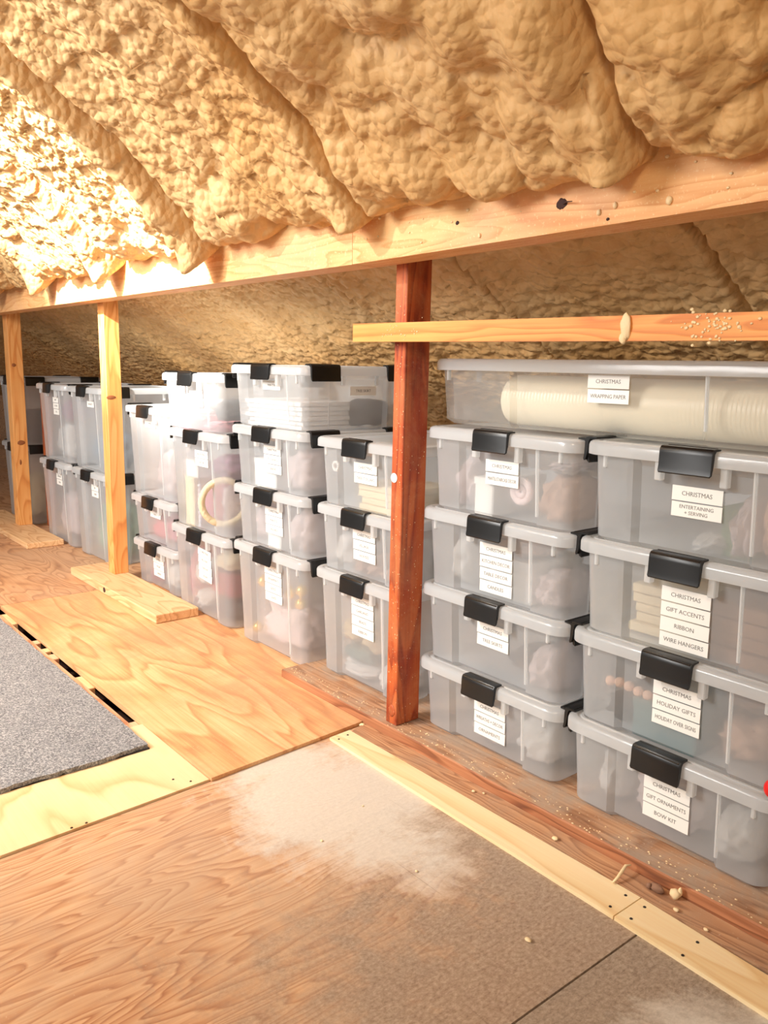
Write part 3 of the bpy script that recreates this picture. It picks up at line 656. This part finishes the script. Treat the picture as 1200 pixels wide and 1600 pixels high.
FB = [('F3', .0105, .210, 'low bottom bin right of the orange post on the short block, white bundle inside', ['SUMMER', 'PICNIC', 'LINENS'], .060),
      ('F2', .2205, .206, 'low middle bin right of the orange post, pale pink cloth inside', ['PARTY'], .062),
      ('F1', .4265, .400, 'tall top bin right of the orange post with one small sticker', ['FALL'], .062)]
for i, (k, z, h, lb, tx, lt) in enumerate(FB): make_bin(k, xF+(.014, 0, -.022)[i], yF, z+(-.006 if i else 0), .462, SD-.03, h+(.006 if i else 0), lb, tx, rz=(.0, -.01, .006)[i], lx=.0, ltop=lt)
GB = [('G3', -4.68, .0105, .461, 'tall bottom bin left of the orange post, the left one of two', ['CAMPING', 'GEAR']), ('G4', -4.16, .0105, .461, 'tall bottom bin half hidden by the orange post, greenish contents', ['SKI', 'GEAR']),
      ('G1', -4.70, .4715, .418, 'tall upper bin with mauve and white contents, left of two between the orange posts', ['BABY', 'CLOTHES', 'TOYS']), ('G2', -4.19, .4715, .418, 'tall upper bin partly hidden by the orange post, plain grey inside', ['BLANKETS'])]
for i, (k, x, z, h, lb, tx) in enumerate(GB): make_bin(k, x, 1.478+.004*i, z+(-.006 if i > 1 else 0), .488, SD, h+(.006 if i > 1 else 0), lb, tx, rz=(.0, .01, -.01, .006)[i], lx=.03, ltop=.07, lb=.09)
HB = [('H2', .0105, .49, 'tall bottom bin at the left edge of the picture'), ('H1', .5005, .41, 'tall upper bin at the left edge of the picture')]
for i, (k, z, h, lb) in enumerate(HB): make_bin(k, -5.50, 1.50, z+(-.006 if i else 0), SW, SD, h+(.006 if i else 0), lb, [], rz=.0)

# contents ------------------------------------------------------------------
TP = 'tissue-wrapped bundles inside the bins'
cbox('R1', 'green', .03, .10, 0, .10, 'green patterned box low inside the entertaining bin, behind the label', y0=.05, dy=.12)
bundle('R1', 'peach', .115, .19, 0, .155, 'peach pink wrapped piece filling the right end of the entertaining bin', y0=.0)
bundle('R1', 'white', -.02, .05, .0, .045, 'small white cloth lump low behind the entertaining label', 'cloth_lump', 'cloth')
bundle('R1', 'pinkwhite', .055, .112, .0, .13, 'pale pink leaf-like wrap leaning right of the entertaining label')
fold_stack('R2', 'cream', -.17, .0, 0, .11, 5, 'pale ribbon spools stacked left inside the gift accents bin', 'ribbon_stack', 'ribbon', y0=.06)
fold_stack('R2', 'brown', .02, .18, 0, .12, 4, 'brownish layered ribbon rolls right inside the gift accents bin', 'ribbon_stack', 'ribbon', y0=.03)
cbox('R3', 'teal', -.10, .05, 0, .085, 'blue-green card box behind the holiday gifts label')
bundle('R3', 'grey', -.19, -.105, .0, .075, 'dark grey cloth under the pink beads in the rightmost stack', 'cloth_lump', 'cloth')
beads('R3', -.18, -.02, .085, .11, 'row of pink beads at left inside the second bin up of the rightmost stack', False, .0, K['peach'], .012)
bundle('R3', 'peach', .06, .18, 0, .10, 'soft peach bundle at right inside the holiday gifts bin', y0=.02)
bundle('R3', 'brown', .06, .18, .10, .16, 'brown wrap lying on the peach bundle in the holiday gifts bin', y0=.04)
bundle('R4', 'white', -.19, -.12, 0, .15, 'upright white tissue roll at left inside the lowest rightmost bin', 'tissue_roll', 'tissue')
bundle('R4', 'pinkwhite', -.11, .08, 0, .13, 'pale pink bundle behind the label of the lowest rightmost bin')
bundle('R4', 'white', .095, .19, 0, .12, 'white bundle at the right end of the lowest rightmost bin')
bundle('L1', 'pinkwhite', -.19, -.11, 0, .15, 'creased pale pink bundle at left end of the top bin right of red post')
cbox('L1', 'box', -.095, -.03, 0, .095, 'upright white box below the staircase decor label')
ring('L1', 'pinkwhite', .055, .075, .026, .009, 'pale rosette loop right of the staircase decor label', 'ribbon_rosette', 'ribbon')
ring('L1', 'pinkwhite', .055, .075, .010, .007, 'tight inner curl of the pale rosette right of the staircase decor label', 'ribbon_rosette', 'ribbon')
bundle('L1', 'peach', .09, .19, 0, .125, 'large peach pink block at right end of the top bin by red post')
bundle('L1', 'pinkwhite', .10, .18, .127, .155, 'flat pale pink wrap lying on the peach block', y0=.02)
bundle('L2', 'peach', -.04, .09, .11, .155, 'copper peach ribbon under the lid behind four label strips', 'ribbon_pile', 'ribbon', y0=.01)
cbox('L2', 'box', -.05, .09, 0, .105, 'wide pale box carrying the copper peach ribbon', y0=.03)
bundle('L2', 'pinkwhite', .10, .19, 0, .10, 'pinkish bundle at lower right inside the four-strip bin')
bundle('L2', 'white', -.19, -.11, 0, .15, 'white tissue at the left end of the four-strip bin')
bundle('L3', 'pinkwhite', .095, .19, 0, .115, 'pale pink tissue bundle at right inside the second bin up by the red post')
bundle('L3', 'grey', -.05, .07, 0, .05, 'low grey cloth inside the second bin up by the red post', 'cloth_lump', 'cloth', y0=.08)
bundle('L4', 'white', .06, .19, 0, .14, 'draped white bundle at the right end of the lowest bin by the red post')
bundle('L4', 'pinkwhite', -.10, .05, 0, .07, 'low pinkish bundle left of the draped white bundle')
# wrapping roll
def roll(b):
    L = []
    for x, r_ in [(-.40, .0), (-.40, .03), (-.398, .052), (-.39, .060), (-.38, .063), (.36, .063), (.37, .060), (.378, .05), (.38, .0)]:
        L.append([(x, max(r_, .0004)*math.cos(a), max(r_, .0004)*math.sin(a)) for a in [2*PI*i/40 for i in range(40)]])
    loft(b, L, True, True)
bm = bmesh.new(); roll(bm); o = link('paper_roll', mesh(bm, True, .9), M_roll); o.location = (-1.06, 1.632, .943)
tag(o, 'thick ribbed cream roll lying inside the long bin across the near stacks', 'paper roll')
bm = bmesh.new(); tube(bm, [(-.2, 0, 0), (.2, 0, 0)], .022, 20); o = link('paper_roll', mesh(bm, True, .9), K['box']); o.location = (-1.33, 1.75, .903); tag(o, 'thin white roll lying behind the thick cream roll', 'paper roll')
fold_stack('M1', 'cream', -.05, .18, 0, .085, 4, 'cream folded stack in the top bin left of the red post', 'folded_cloth', 'cloth')
ring('M1', 'box', -.165, .12, .013, .005, 'small white ring at upper left in the top bin left of the red post', 'white_ring', 'ring')
bundle('M1', 'white', -.10, -.055, .087, .13, 'small white wrapped piece near the latch of the top bin left of the red post', y0=.01)
bundle('M2', 'white', -.19, -.09, 0, .12, 'white folded wrap at left in the middle bin left of the red post')
bundle('M2', 'peach', -.08, -.02, 0, .05, 'first peach crumpled piece from the left in the middle bin by the red post', 'crumpled_piece', 'decoration')
bundle('M2', 'peach', -.015, .045, 0, .06, 'second peach crumpled piece from the left in the middle bin by the red post', 'crumpled_piece', 'decoration')
bundle('M2', 'peach', .05, .10, 0, .045, 'third peach crumpled piece, below the label of the middle bin by the red post', 'crumpled_piece', 'decoration')
bundle('M2', 'white', .11, .19, 0, .14, 'white wrap at the right end of the middle bin, beside the red post')
bundle('M3', 'cream', -.15, -.05, .10, .19, 'cream lace bundle at upper left in the tall bin left of the red post', 'lace_bundle', 'lace')
bundle('M3', 'cream', -.05, .06, .085, .20, 'cream beaded trim bundle in the centre of the tall bin left of the red post', 'lace_bundle', 'lace')
bundle('M3', 'teal', -.15, .02, .05, .10, 'dark green-grey card sloping below the cream trims', 'card', 'card', y0=.01, dy=.1)
bundle('M3', 'white', -.16, .03, 0, .05, 'clear white plastic bag on the bottom of the tall bin by the sill end', 'plastic_bag', 'bag')
bundle('M3', 'white', .04, .16, 0, .085, 'white crumpled bag under the beaded trim at right', 'plastic_bag', 'bag')
for i in range(1):
    fold_stack('D1', 'white', -.19, .17, 0, .095, 6, 'stack of white folded layers in the topmost bin with stickers on front and side', 'folded_cloth', 'cloth', dy=.2)
    bundle('D1', 'grey', .02, .18, 0, .10, 'dark grey bundle at the back of the topmost bin above the gold baubles', y0=.23, dy=.17)
cbox('D2', 'box', -.13, .015, 0, .10, 'white box behind the label of the bin above the two white bundles')
bundle('D2', 'pinkwhite', .03, .175, 0, .15, 'crumpled pinkish tissue bundle on the right, under the topmost stickered bin')
bundle('D3', 'pinkwhite', -.17, -.07, 0, .14, 'pale pink bundle at left above the gold bauble bin')
cbox('D3', 'box', -.05, .035, 0, .075, 'white box between two bundles above the gold bauble bin')
bundle('D3', 'pinkwhite', .045, .175, .0, .15, 'large pale bundle at right above the gold bauble bin')
bundle('D4', 'pinkwhite', -.14, .15, 0, .19, 'big crumpled pink tissue bundle under the gold baubles')
for x, z, t in ((-.125, .225, 'gold bauble at far left above the pink tissue'), (.06, .222, 'middle gold bauble on the pink tissue, below the lid corner'), (.125, .245, 'upper right gold bauble near the side latch'), (.12, .198, 'lower right gold bauble resting on the pink tissue')):
    ball('D4', x, z, .021, t, y0=.005, group='gold baubles in the tall bin')
ball('D4', -.155, .045, .02, 'gold bauble low at the left corner beside the pink tissue', group='gold baubles in the tall bin')
cbox('E1', 'pink', -.17, -.06, 0, .055, 'pink box at lower left of the top bin with the dark ring', y0=.0)
bundle('E1', 'white', -.17, -.07, .058, .12, 'white piece on the pink box in the top bin')
bundle('E1', 'pink', .0, .16, 0, .04, 'bright pink folded piece low at right in the top bin', 'cloth_lump', 'cloth')
bundle('E1', 'grey', .10, .19, .042, .13, 'dark grey bundle at right above the bright pink piece')
ring('E1', 'grey', -.02, .075, .035, .006, 'thin dark ring standing in the top bin beside the pink box', 'dark_ring', 'ring', y0=.03)
cbox('E2', 'box', -.15, -.05, .20, .27, 'white box high at left in the bead garland bin')
cbox('E2', 'cream', -.16, -.085, 0, .198, 'tall cream box supporting the white box in the bead garland bin')
beads('E2', -.065, -.045, 0, .19, 'vertical string of pale beads beside the pink contents')
bundle('E2', 'pink', -.035, .05, 0, .19, 'pink cloth right of the bead string', 'cloth_lump', 'cloth')
bundle('E2', 'pinkwhite', .055, .14, 0, .20, 'pale pink bundle inside the cream ring in the bead garland bin', y0=.03)
ring('E2', 'cream', .14, .13, .085, .013, 'large cream ring at right in the bead garland bin', 'cream_hoop', 'hoop', y0=-.0, face=1.2)
bundle('E2', 'mauve', .02, .17, .205, .31, 'mauve grey cloth high at right in the bead garland bin', 'cloth_lump', 'cloth')
bundle('E3', 'red', -.03, .17, .08, .20, 'crimson cloth across the right of the lower bin', 'cloth_lump', 'cloth')
bundle('E3', 'cream', .03, .17, .20, .28, 'cream folded cloth lying on the crimson cloth', 'folded_cloth', 'cloth')
bundle('E3', 'grey', -.03, .17, 0, .08, 'dark grey layer beneath the crimson cloth', 'cloth_lump', 'cloth')
bundle('E3', 'pink', -.165, -.14, 0, .26, 'pink strip of cloth at the left end beside white paper', 'cloth_lump', 'cloth')
bundle('E3', 'white', -.135, -.035, .10, .21, 'white folded paper left of the crimson cloth', 'folded_paper', 'paper')
bundle('E3', 'white', -.135, -.035, .0, .09, 'white crumpled paper low at left of the dark grey layer', 'crumpled_paper', 'paper')
bundle('F1', 'pinkwhite', -.04, .15, 0, .22, 'pale bundle in the tall top bin right of the orange post')
bundle('F2', 'pink', -.15, .15, 0, .12, 'pale pink cloth filling the low middle bin right of the orange post', 'cloth_lump', 'cloth')
bundle('F3', 'white', -.02, .15, 0, .13, 'white bundle at right in the low bottom bin right of the orange post')
bundle('F3', 'pink', -.15, -.03, 0, .09, 'small pink piece at left in the low bottom bin', 'cloth_lump', 'cloth')
bundle('G1', 'mauve', .03, .11, .22, .34, 'mauve piece high in the upper bin between the orange posts', 'cloth_lump', 'cloth')
bundle('G1', 'white', -.10, .12, 0, .215, 'white tissue heap in the upper bin between the orange posts')
bundle('G1', 'pinkwhite', -.14, .02, .22, .33, 'pale pink wrap on the white heap, left of the mauve piece')
bundle('G2', 'blue', -.10, .16, 0, .20, 'blue-grey folded cloth low in the upper bin beside the orange post', 'cloth_lump', 'cloth')
bundle('G3', 'pinkwhite', -.12, .16, 0, .30, 'large pale bundle in the left of the two tall bottom bins')
bundle('G4', 'paleg', -.08, .16, 0, .30, 'pale green cloth in the tall bottom bin by the orange post', 'cloth_lump', 'cloth')
bundle('H1', 'grey', -.1, .16, 0, .22, 'grey bundle in the upper bin at the left edge')
bundle('H2', 'cream', -.1, .16, 0, .30, 'cream bundle in the bottom bin at the left edge')

# red ball beside the rightmost stack
bm = bmesh.new(); bmesh.ops.create_uvsphere(bm, u_segments=24, v_segments=16, radius=.016)
for v in bm.verts: v.co.z *= 1.15
tube(bm, [(0, 0, .017), (.004, 0, .05), (.02, .02, .09)], .0012, 5)
o = link('red_bead', mesh(bm, True), M_red); o.location = (-.628, 1.447, .277); tag(o, 'bright red bead hanging at the right edge beside the rightmost stack', 'bead')

# ------------------------------------------------------------------ bits of foam and debris
DG = 'crumbs of dried foam on the floor'
def curl(loc, pts, rad, label, name='foam_curl'):
    bm = bmesh.new(); tube(bm, pts, rad, 8); o = link(name, mesh(bm, True), M_foamdrip); o.location = loc; tag(o, label, 'foam scrap')
curl((-.868, 1.355, .011), [(0, -.03, 0), (.002, -.018, .006), (.0, 0, .012), (-.004, .018, .016), (.002, .028, .017)], [.002, .003, .0035, .003, .0015], 'curled cream foam sliver lying over the pale strip near the butt joint')
bm = bmesh.new(); blob(bm, (0, 0, .008), .011, .008, .012, 2, 2, .4); blob(bm, (.008, .004, .014), .005, .004, .01, 4, 2, .3); o = link('foam_lump', mesh(bm, True), M_foamdrip); o.location = (-.766, 1.385, .008); tag(o, 'upright cream foam lump against the sill near the lower right', 'foam scrap')
bm = bmesh.new(); blob(bm, (0, 0, .006), .015, .009, .008, 7, 2, .5); blob(bm, (-.016, -.004, .004), .006, .006, .006, 8, 2, .5); o = link('wood_chip', mesh(bm, True), K['brown']); o.location = (-.80, 1.377, .008); tag(o, 'small pinkish brown chip beside the upright foam lump', 'chip')
for i, (x, y, z, s) in enumerate(((-.742, 1.352, .0075, .005), (-.677, 1.345, .0075, .004), (-1.042, 1.36, .0075, .006), (-.868, 1.071, 0, .0055), (-1.298, 1.366, .0075, .004), (-1.766, 1.388, .0005, .008), (-1.276, 1.379, .0075, .003), (-1.15, 1.05, 0, .003), (-1.36, .96, 0, .003), (-1.42, 1.12, 0, .0025))):
    bm = bmesh.new(); blob(bm, (0, 0, s*.5), s*1.3, s, s*.6, i, 2, .4); o = link('foam_crumb', mesh(bm, True), M_foamdrip); o.location = (x, y, z)
    tag(o, ['cream foam crumb on the brown board just below the upright lump', 'tiny foam crumb on the brown board nearest the bottom right', 'pale foam crumb on the brown board under the gap between the stacks',
            'single foam crumb on the grey worn plywood near the seam', 'small foam crumb on the brown board left of centre', 'white crumb wedged at the sill where three floor sheets meet', 'tiny foam speck touching the sill, beside a slightly larger crumb',
            'foam speck on the worn plywood, nearest the pale strip', 'foam speck in the middle of the dusty patch', 'foam speck at the upper end of the dusty patch'][i], 'foam scrap', DG)
q = random.Random(2)
def specks(b):
    for i in range(260):
        x = q.uniform(-2.2, -.4); y = q.uniform(1.402, 1.455); s = q.uniform(.0008, .0024); blob(b, (x, y, .0353), s*1.5, s, s*.6, i, 1)
o = solid('dust_specks', specks, M_foamdrip, pl.location, parent=pl, smooth=True); o.location = (0, 0, 0); o['kind'] = 'stuff'
